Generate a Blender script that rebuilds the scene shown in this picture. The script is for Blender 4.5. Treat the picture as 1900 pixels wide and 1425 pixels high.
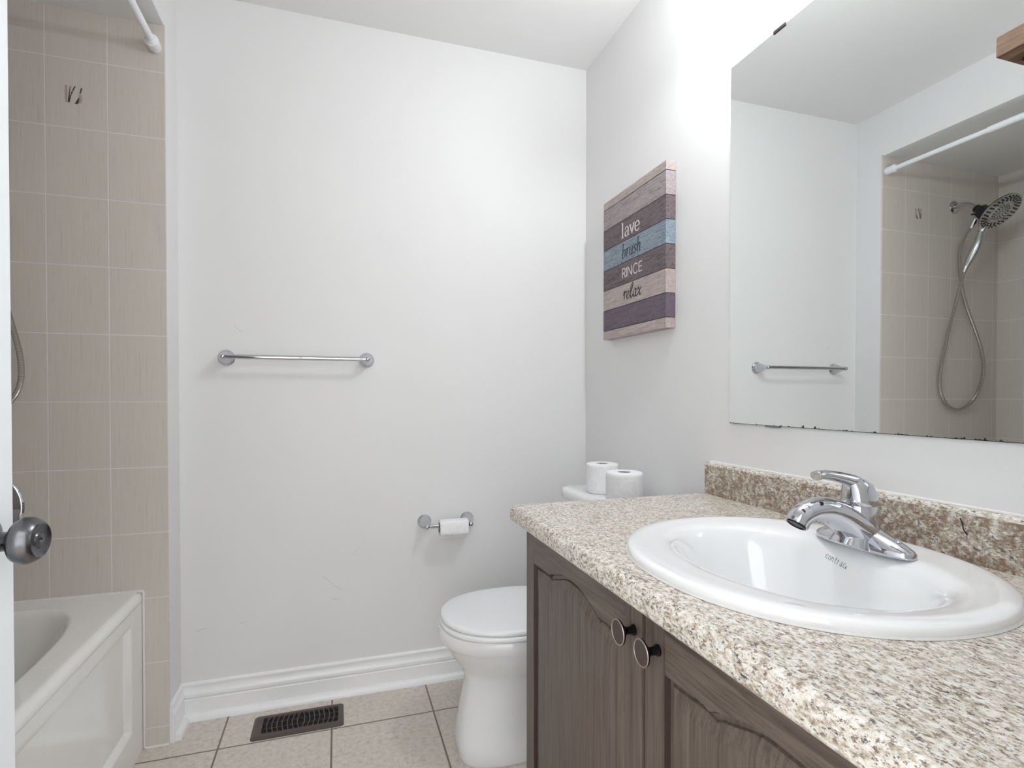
import bpy, bmesh, math, random
from mathutils import Vector, Matrix
PI = math.pi
random.seed(4)
SC = bpy.context.scene
COL = SC.collection
for o in list(bpy.data.objects):
    bpy.data.objects.remove(o, do_unlink=True)

# ------------------------------------------------------------------ camera
cam_d = bpy.data.cameras.new('camera')
cam = bpy.data.objects.new('camera', cam_d)
COL.objects.link(cam)
cam_d.sensor_width = 36.0
cam_d.sensor_fit = 'HORIZONTAL'
cam_d.lens = 36.0 * 1003.96 / 1900
cam_d.shift_x = (950 - 944.4455) / 1900
cam_d.shift_y = (745.5155 - 712.5) / 1900
cam_d.clip_start = 0.02
cam.location = (0, 0, 1.091)
cam.rotation_euler = (PI / 2 - 0.0116, 0, -0.3077)
SC.camera = cam

# ------------------------------------------------------------------ world, exposure
world = bpy.data.worlds.new('world')
SC.world = world
world.use_nodes = True
bg = world.node_tree.nodes['Background']
bg.inputs[0].default_value = (0.975, 0.985, 1.0, 1)
bg.inputs[1].default_value = 3.7
SC.view_settings.view_transform = 'Standard'
SC.view_settings.look = 'None'
SC.view_settings.gamma = 1
SC.view_settings.use_curve_mapping = False
SC.view_settings.exposure = 0.03
SC.cycles.use_denoising = True
SC.cycles.max_bounces = 10
SC.cycles.diffuse_bounces = 6
SC.cycles.glossy_bounces = 8
SC.cycles.sample_clamp_indirect = 4.0
SC.cycles.sample_clamp_direct = 0.0
BULB_POWER = 470.0
BULB_COLOR = (0.965, 0.982, 1.0)

# ------------------------------------------------------------------ room numbers (metres)
W = 0.991        # mirror wall
XL = -0.503      # wall with the tub opening
D = 2.059        # far wall
YE = 1.922       # tiled end wall of the alcove
XB = -1.309      # tiled back wall of the alcove
YN = 0.398       # near end of the alcove
YF = 0.10        # wall with the doorway
HC = 2.44
HS = 2.229       # alcove ceiling

# ------------------------------------------------------------------ node helpers
def srgb(r, g, b):
    def f(c):
        c /= 255.0
        return c / 12.92 if c <= 0.04045 else ((c + 0.055) / 1.055) ** 2.4
    return (f(r), f(g), f(b), 1)

class NT:
    def __init__(self, name):
        self.m = bpy.data.materials.new(name)
        self.m.use_nodes = True
        self.t = self.m.node_tree
        self.b = self.t.nodes['Principled BSDF']
    def n(self, kind, **kw):
        nd = self.t.nodes.new(kind)
        for k, v in kw.items():
            setattr(nd, k, v)
        return nd
    def l(self, a, b):
        self.t.links.new(a, b)
    def coords(self):
        return self.n('ShaderNodeTexCoord').outputs['Object']
    def mapping(self, scale=(1, 1, 1), loc=(0, 0, 0), rot=(0, 0, 0), src=None):
        mp = self.n('ShaderNodeMapping')
        mp.inputs['Scale'].default_value = scale
        mp.inputs['Location'].default_value = loc
        mp.inputs['Rotation'].default_value = rot
        self.l(src or self.coords(), mp.inputs[0])
        return mp.outputs[0]
    def noise(self, scale, detail=3, rough=0.55, src=None, dist=0.0):
        nd = self.n('ShaderNodeTexNoise')
        nd.inputs['Scale'].default_value = scale
        nd.inputs['Detail'].default_value = detail
        nd.inputs['Roughness'].default_value = rough
        nd.inputs['Distortion'].default_value = dist
        self.l(src or self.coords(), nd.inputs['Vector'])
        return nd.outputs['Fac']
    def ramp(self, fac, stops, mode='LINEAR'):
        r = self.n('ShaderNodeValToRGB')
        r.color_ramp.interpolation = mode
        els = r.color_ramp.elements
        while len(els) < len(stops):
            els.new(0.5)
        for e, (p, c) in zip(els, stops):
            e.position = p
            e.color = c if len(c) == 4 else (*c, 1)
        self.l(fac, r.inputs[0])
        return r.outputs[0]
    def math(self, op, a, b=None, clamp=False):
        m = self.n('ShaderNodeMath', operation=op)
        m.use_clamp = clamp
        for i, v in enumerate((a, b)):
            if v is None:
                continue
            if hasattr(v, 'is_output'):
                self.l(v, m.inputs[i])
            else:
                m.inputs[i].default_value = v
        return m.outputs[0]
    def mix(self, fac, a, b, mode='MIX'):
        m = self.n('ShaderNodeMix', data_type='RGBA', blend_type=mode)
        for sock, v in ((m.inputs[0], fac), (m.inputs[6], a), (m.inputs[7], b)):
            if hasattr(v, 'is_output'):
                self.l(v, sock)
            else:
                sock.default_value = v
        return m.outputs[2]
    def sep(self, src=None):
        s = self.n('ShaderNodeSeparateXYZ')
        self.l(src or self.coords(), s.inputs[0])
        return s.outputs
    def bump(self, h, strength=0.3, dist=0.001):
        b = self.n('ShaderNodeBump')
        b.inputs['Strength'].default_value = strength
        b.inputs['Distance'].default_value = dist
        self.l(h, b.inputs['Height'])
        self.l(b.outputs[0], self.b.inputs['Normal'])
    def base(self, c):
        if hasattr(c, 'is_output'):
            self.l(c, self.b.inputs['Base Color'])
        else:
            self.b.inputs['Base Color'].default_value = c
    def set(self, rough=0.5, metal=0.0, spec=0.5, coat=0.0):
        self.b.inputs['Roughness'].default_value = rough
        self.b.inputs['Metallic'].default_value = metal
        self.b.inputs['Specular IOR Level'].default_value = spec
        self.b.inputs['Coat Weight'].default_value = coat
        self.b.inputs['Coat Roughness'].default_value = 0.08
        return self.m

def plain(name, c, rough=0.5, metal=0.0, spec=0.5, coat=0.0, var=0.03, vs=30):
    t = NT(name)
    f = t.noise(vs, 3)
    lo = tuple(x * (1 - var) for x in c[:3])
    hi = tuple(min(1, x * (1 + var)) for x in c[:3])
    t.base(t.ramp(f, [(0.3, lo), (0.7, hi)]))
    return t.set(rough, metal, spec, coat)

def paint(name, c, rough=0.55):
    t = NT(name)
    f = t.noise(1.6, 2)
    lo = tuple(x * 0.985 for x in c[:3])
    t.base(t.ramp(f, [(0.35, lo), (0.65, c)]))
    t.bump(t.noise(420, 3), 0.06, 0.0006)
    return t.set(rough, 0, 0.3)

M = {}
M['wall'] = paint('wall_paint', srgb(230, 230, 230))
M['ceiling'] = paint('ceiling_paint', srgb(234, 234, 234), 0.85)
M['trim'] = plain('trim_paint', srgb(242, 243, 244), 0.28, var=0.01)
M['door'] = plain('door_paint', srgb(236, 240, 243), 0.3, var=0.01)
M['porcelain'] = plain('porcelain', srgb(240, 241, 242), 0.06, coat=0.6, var=0.006)
M['seat_plastic'] = plain('seat_plastic', srgb(238, 239, 240), 0.16, var=0.006)
M['acrylic'] = plain('tub_acrylic', srgb(242, 241, 238), 0.10, coat=0.5, var=0.01)
M['chrome'] = plain('chrome', (0.58, 0.59, 0.62, 1), 0.05, 1.0, var=0.02)
M['soft_chrome'] = plain('soft_chrome', (0.56, 0.56, 0.57, 1), 0.18, 1.0, var=0.03)
M['pewter'] = plain('brushed_pewter', (0.155, 0.155, 0.165, 1), 0.27, 1.0, var=0.15, vs=60)
M['bronze'] = plain('dark_bronze', srgb(28, 25, 24), 0.32, 0.6, var=0.1)
M['knob_face'] = plain('bronze_face', srgb(92, 80, 76), 0.5, 0.6, var=0.1)
M['knob_ring'] = plain('bronze_ring', srgb(168, 154, 144), 0.35, 0.8, var=0.1)
M['black'] = plain('black_plastic', srgb(24, 23, 23), 0.4, var=0.1)
M['dark'] = plain('duct_shadow', srgb(14, 12, 11), 0.8, var=0.1)
M['register'] = plain('register_enamel', srgb(84, 73, 68), 0.4, 0.2, var=0.05)
M['rod'] = plain('rod_enamel', srgb(238, 240, 242), 0.3, var=0.01)
M['caulk'] = plain('caulk', srgb(232, 231, 228), 0.5, var=0.02)
M['cardboard'] = plain('cardboard', srgb(150, 144, 138), 0.9, var=0.05)
M['residue'] = plain('adhesive_brown', srgb(84, 66, 62), 0.7, var=0.2, vs=400)
M['residue_pale'] = plain('adhesive_pale', srgb(176, 160, 154), 0.8, var=0.1, vs=400)
M['clip'] = plain('mirror_clip', srgb(120, 124, 126), 0.2, 0.6)
M['text_grey'] = plain('print_grey', srgb(58, 58, 62), 0.5)
M['ink_white'] = plain('ink_white', srgb(222, 214, 216), 0.7)
M['ink_navy'] = plain('ink_navy', srgb(42, 50, 66), 0.7)
M['ink_dark'] = plain('ink_dark', srgb(52, 42, 46), 0.7)
M['scuff'] = plain('scuffed_paint', srgb(178, 176, 176), 0.6)
M['hall'] = plain('hall_carpet', srgb(150, 146, 140), 0.9)

t = NT('tissue')
t.base(t.ramp(t.noise(90, 4), [(0.3, srgb(236, 236, 238)), (0.7, srgb(246, 246, 247))]))
t.bump(t.noise(260, 4, src=t.mapping((1, 1, 2.5))), 0.35, 0.0012)
M['tissue'] = t.set(0.95, 0, 0.1)

t = NT('hose_steel')
s = t.sep()
rib = t.math('PINGPONG', s[2], 0.0016)
t.base(t.ramp(t.math('MULTIPLY', rib, 600), [(0.1, srgb(158, 150, 140)), (0.8, srgb(232, 228, 220))]))
t.bump(rib, 0.8, 1.0)
M['hose'] = t.set(0.22, 0.95)

# silvered glass: green tinted, bottom edge spotted where the silver has gone
t = NT('mirror_glass')
s = t.sep()
f = t.noise(48, 4, 0.7, src=t.mapping((1, 1, 0.02)))
band = t.math('MULTIPLY', t.math('SUBTRACT', f, 0.53, True), 0.045)
hgt = t.math('SUBTRACT', s[2], 1.0184)
spot = t.math('LESS_THAN', hgt, t.math('ADD', band, 0.0012))
t.base(t.mix(spot, (0.89, 0.925, 0.92, 1), (0.03, 0.03, 0.03, 1)))
t.l(t.math('SUBTRACT', 1.0, spot), t.b.inputs['Metallic'])
M['mirror'] = t.set(0.0, 1.0)
t.l(t.math('SUBTRACT', 1.0, spot), t.b.inputs['Metallic'])
M['mirror_edge'] = plain('mirror_edge', srgb(96, 108, 104), 0.2, 0.4)

def tile_mat(name, axis, origin):
    t = NT(name)
    s = t.sep()
    du = t.math('PINGPONG', t.math('ADD', s[axis], 100 * 0.1555 - origin), 0.1555 / 2)
    dz = t.math('PINGPONG', t.math('ADD', s[2], 20.23 - 0.061), 0.2023 / 2)
    d = t.math('MINIMUM', du, dz)
    grout = t.ramp(t.math('MULTIPLY', d, 250), [(0.28, (1, 1, 1)), (0.45, (0, 0, 0))])
    sc = (300, 300, 300)
    line = t.noise(1.0, 3, 0.6, src=t.mapping((260, 260, 9)))
    wide = t.noise(1.0, 3, 0.6, src=t.mapping((700, 700, 260)))
    tone = t.noise(2.2, 2)
    c = t.ramp(line, [(0.18, srgb(176, 169, 160)), (0.36, srgb(212, 205, 197)), (0.8, srgb(219, 213, 206))])
    c = t.mix(t.math('MULTIPLY', wide, 0.35), c, srgb(203, 195, 187))
    c = t.mix(t.math('MULTIPLY', tone, 0.25), c, srgb(209, 202, 195))
    c = t.mix(grout, c, srgb(232, 228, 222))
    t.base(c)
    h = t.math('SUBTRACT', t.math('MULTIPLY', line, 0.12), t.math('MULTIPLY', grout, 0.9))
    t.bump(h, 0.5, 0.0012)
    return t.set(0.42, 0, 0.4)
M['tile_end'] = tile_mat('wall_tile_end', 0, -0.6525)
M['tile_back'] = tile_mat('wall_tile_back', 1, YE - 0.12)

t = NT('floor_tile')
s = t.sep()
dx = t.math('PINGPONG', t.math('ADD', s[0], 33.45 + 0.0205), 0.3345 / 2)
dy = t.math('PINGPONG', t.math('ADD', s[1], 33.45 - 1.85), 0.3345 / 2)
d = t.math('MINIMUM', dx, dy)
grout = t.ramp(t.math('MULTIPLY', d, 100), [(0.24, (1, 1, 1)), (0.34, (0, 0, 0))])
big = t.noise(7, 5, 0.6)
fine = t.noise(60, 5, 0.75)
c = t.ramp(fine, [(0.3, srgb(172, 161, 149)), (0.46, srgb(208, 200, 190)), (0.66, srgb(226, 220, 212))])
c = t.mix(t.math('MULTIPLY', big, 0.6), c, srgb(202, 194, 184))
pit = t.ramp(t.noise(150, 4, 0.7), [(0.27, (1, 1, 1)), (0.34, (0, 0, 0))])
c = t.mix(t.math('MULTIPLY', pit, 0.7), c, srgb(128, 116, 106))
c = t.mix(grout, c, srgb(128, 112, 96))
t.base(c)
t.bump(t.math('SUBTRACT', t.math('MULTIPLY', fine, 0.3), grout), 0.4, 0.0015)
M['floor'] = t.set(0.4, 0, 0.4)

# speckled laminate
t = NT('speckled_laminate')
co = t.coords()
warp = t.n('ShaderNodeVectorMath', operation='ADD')
nz = t.n('ShaderNodeTexNoise')
nz.inputs['Scale'].default_value = 30
t.l(co, nz.inputs['Vector'])
sc_ = t.n('ShaderNodeVectorMath', operation='SCALE')
sc_.inputs['Scale'].default_value = 0.008
t.l(nz.outputs['Color'], sc_.inputs[0])
t.l(co, warp.inputs[0])
t.l(sc_.outputs[0], warp.inputs[1])
wc = warp.outputs[0]
n1 = t.noise(150, 5, 0.72, src=t.mapping((1, 0.6, 1), src=wc))
n2 = t.noise(240, 4, 0.7, src=t.mapping((1, 0.55, 1), (3, 1, 2), src=wc))
n3 = t.noise(105, 5, 0.75, src=t.mapping((1, 0.6, 1), (7, 4, 1), src=wc))
n4 = t.noise(22, 4, 0.6)
c = t.ramp(n1, [(0.34, srgb(160, 148, 132)), (0.44, srgb(198, 188, 173)), (0.50, srgb(219, 213, 202)), (0.60, srgb(232, 229, 223))])
shade = t.math('MULTIPLY', t.math('SUBTRACT', n4, 0.5), 0.16)
dark = t.ramp(t.math('ADD', n2, shade), [(0.40, (1, 1, 1)), (0.445, (0, 0, 0))])
c = t.mix(t.math('MULTIPLY', dark, 0.9), c, srgb(112, 98, 86))
brown = t.ramp(t.math('ADD', n3, shade), [(0.35, (1, 1, 1)), (0.45, (0, 0, 0))])
c = t.mix(t.math('MULTIPLY', brown, 0.75), c, srgb(136, 118, 98))
blk = t.ramp(t.math('ADD', t.noise(150, 5, 0.8, src=t.mapping((1, 0.55, 1), (2, 8, 5), src=wc)), shade), [(0.385, (1, 1, 1)), (0.41, (0, 0, 0))])
c = t.mix(t.math('MULTIPLY', blk, 0.9), c, srgb(62, 54, 50))
# upstand below its top edge: same stone look with more brown mixed in
s = t.sep()
up = t.math('MULTIPLY', t.math('GREATER_THAN', s[0], 0.966), t.math('LESS_THAN', s[2], 0.899))
patch = t.ramp(t.noise(60, 6, 0.8, src=wc), [(0.42, (1, 1, 1)), (0.60, (0, 0, 0))])
c = t.mix(t.math('MULTIPLY', t.math('MULTIPLY', patch, up), 0.85), c, srgb(122, 100, 78))
t.base(c)
M['laminate'] = t.set(0.3, 0, 0.4)

def wood(name, stretch, cols, rough=0.4, rot=(0, 0, 0), k=1.0):
    t = NT(name)
    mp = t.mapping(tuple(q * k for q in stretch), rot=rot)
    g = t.noise(1.0, 4, 0.6, src=mp, dist=0.6)
    mp2 = t.mapping(tuple(q * 3.2 * k for q in stretch), rot=rot)
    g2 = t.noise(1.0, 3, 0.7, src=mp2)
    c = t.ramp(g, [(0.25, cols[0]), (0.5, cols[1]), (0.75, cols[2])])
    pore = t.ramp(g2, [(0.36, (1, 1, 1)), (0.46, (0, 0, 0))])
    c = t.mix(t.math('MULTIPLY', pore, 0.55), c, cols[0])
    t.base(c)
    t.bump(g2, 0.25, 0.0008)
    return t.set(rough, 0, 0.4)
oak = (srgb(70, 59, 52), srgb(100, 88, 79), srgb(118, 106, 96))
M['oak'] = wood('grey_oak_upright', (150, 150, 4), oak)
M['oak_h'] = wood('grey_oak_level', (120, 6, 120), oak)
beam = (srgb(72, 48, 34), srgb(112, 82, 58), srgb(142, 110, 82))
M['beam'] = wood('beam_wood', (70, 12, 70), beam, 0.7, k=0.8)
M['reveal'] = plain('groove_oak', srgb(58, 40, 38), 0.5, var=0.1)

# printed canvas: eight planks
def plank_print(name, lo, hi, ln, face):
    t = NT(name)
    ax = (120, 9, 150)
    w1 = t.noise(1.0, 5, 0.7, src=t.mapping(ax), dist=1.4)
    w2 = t.noise(1.0, 4, 0.7, src=t.mapping((300, 22, 420)))
    c = t.ramp(w1, [(0.36, lo), (0.58, hi)])
    nz_ = t.ramp(t.noise(1.0, 4, 0.7, src=t.mapping((30, 14, 46), (3, 5, 9)), dist=3.0), [(0.44, (0, 0, 0)), (0.50, (1, 1, 1)), (0.56, (0, 0, 0))])
    c = t.mix(t.math('MULTIPLY', nz_, 0.45), c, ln)
    c = t.mix(t.math('MULTIPLY', t.ramp(w2, [(0.52, (0, 0, 0)), (0.66, (1, 1, 1))]), 0.55), c, ln)
    t.base(c)
    t.bump(t.noise(900, 2), 0.1, 0.0003)
    return t.set(0.75, 0, 0.25)
cream = (srgb(168, 156, 152), srgb(194, 182, 177), srgb(140, 126, 124))
mauve = (srgb(126, 114, 117), srgb(162, 152, 153), srgb(192, 186, 188))
dusk = (srgb(82, 71, 76), srgb(112, 100, 104), srgb(140, 130, 133))
blue = (srgb(98, 112, 124), srgb(128, 142, 154), srgb(180, 190, 198))
violet = (srgb(92, 80, 92), srgb(110, 98, 110), srgb(126, 116, 126))
PL = [(1.807, 1.779, cream), (1.779, 1.704, mauve), (1.704, 1.630, dusk), (1.630, 1.555, blue),
      (1.555, 1.480, dusk), (1.480, 1.405, cream), (1.405, 1.331, violet), (1.331, 1.299, cream)]
PM = [plank_print('canvas_plank_print', c[0], c[1], c[2], True) for _, _, c in PL]
M['plank_line'] = plain('canvas_seam', srgb(52, 44, 48), 0.8)
M['canvas_back'] = plain('canvas_back', srgb(198, 190, 182), 0.9)

# ------------------------------------------------------------------ mesh helpers
def V(*a):
    return Vector(a)

def box(bm, x0, x1, y0, y1, z0, z1, mi=0):
    vs = [bm.verts.new((x, y, z)) for z in (z0, z1) for y in (y0, y1) for x in (x0, x1)]
    out = []
    for q in ((0, 2, 3, 1), (4, 5, 7, 6), (0, 1, 5, 4), (1, 3, 7, 5), (3, 2, 6, 7), (2, 0, 4, 6)):
        f = bm.faces.new([vs[i] for i in q])
        f.material_index = mi
        out.append(f)
    return out

def loft(bm, rings, cap0=True, cap1=True, closed=True, mi=0):
    rv = [[bm.verts.new(p) for p in r] for r in rings]
    n = len(rv[0])
    for a, b in zip(rv, rv[1:]):
        for i in range(n if closed else n - 1):
            j = (i + 1) % n
            f = bm.faces.new((a[i], a[j], b[j], b[i]))
            f.material_index = mi
    if cap0:
        bm.faces.new(list(reversed(rv[0]))).material_index = mi
    if cap1:
        bm.faces.new(rv[-1]).material_index = mi
    return rv

def frame_of(axis):
    a = Vector(axis).normalized()
    up = V(0, 0, 1) if abs(a.z) < 0.9 else V(1, 0, 0)
    u = up.cross(a).normalized()
    v = a.cross(u)
    return a, u, v

def lathe(bm, origin, axis, prof, seg=40, cap0=True, cap1=True, mi=0):
    """prof: (distance along the axis, radius)"""
    a, u, v = frame_of(axis)
    o = Vector(origin)
    rings = []
    for d, r in prof:
        r = max(r, 1e-5)
        rings.append([o + a * d + (u * math.cos(2 * PI * i / seg) + v * math.sin(2 * PI * i / seg)) * r for i in range(seg)])
    return loft(bm, rings, cap0, cap1, mi=mi)

def smooth_path(pts, n=10):
    pts = [Vector(p) for p in pts]
    out = []
    P = [pts[0] * 2 - pts[1]] + pts + [pts[-1] * 2 - pts[-2]]
    for i in range(1, len(P) - 2):
        p0, p1, p2, p3 = P[i - 1:i + 3]
        for k in range(n):
            s = k / n
            out.append(0.5 * ((2 * p1) + (p2 - p0) * s + (2 * p0 - 5 * p1 + 4 * p2 - p3) * s * s + (-p0 + 3 * p1 - 3 * p2 + p3) * s ** 3))
    out.append(pts[-1])
    return out

def tube(bm, path, rad, seg=16, side=None, ratio=1.0, mi=0):
    """rad: number or list per point; side: fixed side vector (ratio scales the radius along it)"""
    n = len(path)
    rings = []
    prev = None
    for i, p in enumerate(path):
        t_ = (path[min(i + 1, n - 1)] - path[max(i - 1, 0)]).normalized()
        if side is not None:
            u = Vector(side)
        elif prev is None:
            u = frame_of(t_)[1]
        else:
            u = prev
        u = (u - t_ * u.dot(t_)).normalized()
        prev = u
        v = t_.cross(u)
        r = rad[i] if isinstance(rad, (list, tuple)) else rad
        rings.append([p + u * math.cos(2 * PI * k / seg) * r * ratio + v * math.sin(2 * PI * k / seg) * r for k in range(seg)])
    loft(bm, rings, mi=mi)

def sell(cx, cy, a, b, z, n=2.0, seg=64, rot=0):
    out = []
    for i in range(seg):
        t_ = 2 * PI * i / seg
        c, s = math.cos(t_), math.sin(t_)
        out.append(V(cx + a * math.copysign(abs(c) ** (2 / n), c), cy + b * math.copysign(abs(s) ** (2 / n), s), z))
    return out

def finish(name, bm, mats, parent=None, smooth=True, bevel=0.0, bseg=2, angle=35):
    bmesh.ops.remove_doubles(bm, verts=bm.verts, dist=1e-6)
    bmesh.ops.recalc_face_normals(bm, faces=bm.faces)
    me = bpy.data.meshes.new(name)
    bm.to_mesh(me)
    bm.free()
    if not isinstance(mats, (list, tuple)):
        mats = [mats]
    for m in mats:
        me.materials.append(m)
    if smooth:
        for p in me.polygons:
            p.use_smooth = True
        me.set_sharp_from_angle(angle=math.radians(angle))
    o = bpy.data.objects.new(name, me)
    COL.objects.link(o)
    if bevel > 0:
        b = o.modifiers.new('bevel', 'BEVEL')
        b.width = bevel
        b.segments = bseg
        b.limit_method = 'ANGLE'
        b.angle_limit = math.radians(40)
        b.harden_normals = False
    if parent is not None:
        o.parent = parent
        o.matrix_parent_inverse = Matrix.Translation(-parent_loc(parent))
    return o

def parent_loc(p):
    l = Vector(p.location)
    q = p.parent
    while q:
        l += Vector(q.location)
        q = q.parent
    return Vector(p.location) if p.parent is None else V(0, 0, 0) + Vector(p.location)

def root(name, label, cat, loc=(0, 0, 0), group=None):
    o = bpy.data.objects.new(name, None)
    o.empty_display_size = 0.05
    COL.objects.link(o)
    o.location = loc
    tag(o, label, cat, group)
    return o

def tag(o, label, cat, group=None):
    o['label'] = label
    o['category'] = cat
    if group:
        o['group'] = group
    return o

def struct(o):
    o['kind'] = 'structure'
    return o

def prism_x(bm, poly, x0, x1, mi=0):
    """poly of (y,z) extruded along x"""
    loft(bm, [[V(x0, y, z) for y, z in poly], [V(x1, y, z) for y, z in poly]], mi=mi)

# ------------------------------------------------------------------ the room shell
bm = bmesh.new(); box(bm, -1.45, W + 0.12, -1.3, D + 0.1, -0.12, 0.0)
struct(finish('floor', bm, M['floor'], smooth=False))
bm = bmesh.new(); box(bm, XL - 0.12, W + 0.12, YF - 0.12, D + 0.1, HC, HC + 0.1)
struct(finish('ceiling', bm, M['ceiling'], smooth=False))
bm = bmesh.new(); box(bm, XB - 0.12, XL - 0.12, YN - 0.1, YE + 0.1, HS, HS + 0.1)
box(bm, XL - 0.12, XL - 0.001, YN, YE, HS, HS + 0.004)
struct(finish('ceiling_alcove', bm, M['ceiling'], smooth=False))
bm = bmesh.new(); box(bm, XL - 0.12, W + 0.12, D, D + 0.1, 0, HC)
for pts in ([(-0.456, 0.291), (-0.44, 0.297), (-0.425, 0.298)], [(-0.322, 0.302), (-0.30, 0.306)], [(-0.052, 0.437), (-0.03, 0.42), (-0.012, 0.40), (0.015, 0.381)], [(-0.02, 0.352), (0.0, 0.348), (0.003, 0.36)],
            [(-0.175, 0.303), (-0.168, 0.309)], [(0.182, 0.555), (0.187, 0.546), (0.189, 0.541)], [(-0.34, 1.335), (-0.325, 1.318), (-0.31, 1.31)], [(0.05, 0.50), (0.075, 0.53)]):
    for (xa, za), (xb_, zb_) in zip(pts, pts[1:]):
        loft(bm, [[V(xa, D - 0.0003, za), V(xa, D - 0.0003, za + 0.0009), V(xa, D, za + 0.0009), V(xa, D, za)], [V(xb_, D - 0.0003, zb_), V(xb_, D - 0.0003, zb_ + 0.0009), V(xb_, D, zb_ + 0.0009), V(xb_, D, zb_)]], mi=1)
struct(finish('wall_far', bm, [M['wall'], M['scuff']], smooth=False))
bm = bmesh.new(); box(bm, W, W + 0.12, YF - 0.12, D, 0, HC)
struct(finish('wall_right', bm, M['wall'], smooth=False))
bm = bmesh.new()
box(bm, XL - 0.12, XL, YE + 0.008, D, 0, HC)
box(bm, XL - 0.12, XL, YN - 0.008, YE + 0.008, HS + 0.004, HC)
box(bm, XL - 0.12, XL, YF - 0.12, YN - 0.008, 0, HC)
struct(finish('wall_left', bm, M['wall'], smooth=False))
bm = bmesh.new()
box(bm, XL, -0.487, YF - 0.12, YF, 0, HC)
box(bm, 0.285, W, YF - 0.12, YF, 0, HC)
box(bm, -0.487, 0.285, YF - 0.12, YF, 2.05, HC)
struct(finish('wall_front', bm, M['wall'], smooth=False))
bm = bmesh.new(); box(bm, XB, XL, YE, YE + 0.008, 0, HS)
struct(finish('wall_alcove_end', bm, M['tile_end'], smooth=False))
bm = bmesh.new(); box(bm, XB - 0.008, XB, YN, YE + 0.008, 0, HS)
struct(finish('wall_alcove_back', bm, M['tile_back'], smooth=False))
bm = bmesh.new(); box(bm, XB, XL, YN - 0.008, YN, 0, HS)
struct(finish('wall_alcove_near', bm, M['tile_end'], smooth=False))
bm = bmesh.new()
box(bm, XB - 0.12, XL - 0.12, YE + 0.008, D + 0.1, 0, HC)
box(bm, XB - 0.12, XB - 0.008, YN - 0.1, YE + 0.008, 0, HS)
box(bm, XB - 0.008, XL - 0.12, YN - 0.1, YN - 0.008, 0, HS)
struct(finish('wall_outer', bm, M['wall'], smooth=False))

# casing of the doorway, room side
bm = bmesh.new()
box(bm, 0.285, 0.345, YF, YF + 0.014, 0, 2.11)
box(bm, -0.487, 0.285, YF, YF + 0.014, 2.05, 2.11)
struct(finish('trim_1', bm, M['trim'], bevel=0.004))

# baseboards: profile (depth, height) swept along the foot of the wall, mitred in the corner
BP = [(0, 0), (0.013, 0), (0.013, 0.066), (0.0105, 0.069), (0.0135, 0.074), (0.0145, 0.080), (0.0135, 0.086), (0.0100, 0.090),
      (0.0075, 0.096), (0.0066, 0.104), (0.0072, 0.109), (0.0090, 0.113), (0.0085, 0.118), (0.005, 0.121), (0, 0.122)]
QP = [(0.0130, 0)] + [(0.013 + 0.017 * math.cos(a * PI / 12), 0.022 * math.sin(a * PI / 12)) for a in range(0, 7)]
QP = QP[1:] + [(0.013, 0)]
def base_far(prof, x1):
    return [[V(XL + d, D - d, z) for d, z in prof], [V(x1, D - d, z) for d, z in prof]]
def base_left(prof, y1):
    return [[V(XL + d, D - d, z) for d, z in prof], [V(XL + d, y1, z) for d, z in prof]]
bm = bmesh.new(); loft(bm, base_far(BP, W)); struct(finish('baseboard_far', bm, M['trim'], angle=25))
bm = bmesh.new(); loft(bm, base_left(BP, YE + 0.004)); struct(finish('baseboard_left', bm, M['trim'], angle=25))
bm = bmesh.new(); loft(bm, base_far(QP, W)); struct(finish('trim_2', bm, M['trim']))
bm = bmesh.new(); loft(bm, base_left(QP, YE + 0.012)); struct(finish('trim_3', bm, M['trim']))
# thin bead of caulk where the tiled wall meets floor
bm = bmesh.new(); tube(bm, [V(-0.568, YE - 0.002, 0.002), V(XL, YE - 0.002, 0.002)], 0.004, 8)
struct(finish('trim_4', bm, M['caulk']))

# ------------------------------------------------------------------ the open door (leaf swung in along the left wall)
dth = math.radians(5.9)
hx, hy = -0.487, 0.118
ddir = V(math.sin(dth), math.cos(dth), 0); dnor = V(math.cos(dth), -math.sin(dth), 0)
def dpt(along, out, z):
    return V(hx, hy, 0) + ddir * along + dnor * out + V(0, 0, z)
bm = bmesh.new()
loft(bm, [[dpt(0, -0.035, z), dpt(0, 0, z), dpt(0.765, 0, z), dpt(0.765, -0.035, z)] for z in (0.012, 2.04)])
door = struct(finish('door_1', bm, M['door'], bevel=0.002))
dk = bmesh.new()
ko = dpt(0.705, 0, 0.912)
lathe(dk, ko, dnor, [(0, 0.033), (0.003, 0.033), (0.006, 0.031), (0.009, 0.024), (0.011, 0.016), (0.012, 0.0155)], 48)
plate = finish('rose', dk, M['pewter'], door)
dk = bmesh.new()
lathe(dk, ko, dnor, [(0.010, 0.0125), (0.030, 0.0115), (0.034, 0.0135), (0.037, 0.020), (0.041, 0.0255), (0.047, 0.0288), (0.054, 0.0285),
                     (0.060, 0.0255), (0.0640, 0.0225), (0.0650, 0.0205), (0.0640, 0.0188), (0.0625, 0.015), (0.0625, 0.010), (0.0640, 0.0085), (0.0645, 0.004), (0.063, 0.0018), (0.062, 0.0001)], 56)
finish('handle', dk, M['pewter'], door)
dk = bmesh.new(); box(dk, -0.012, 0.012, -0.0015, 0.0015, -0.0015, 0.0015)
for v_ in dk.verts:
    v_.co = ko + dnor * (0.021 + v_.co.x * 0.7) + V(0, 0, v_.co.z * 1.2 - 0.002) + ddir * (v_.co.y - 0.0125)
finish('handle_slot', dk, M['black'], door)

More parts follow.
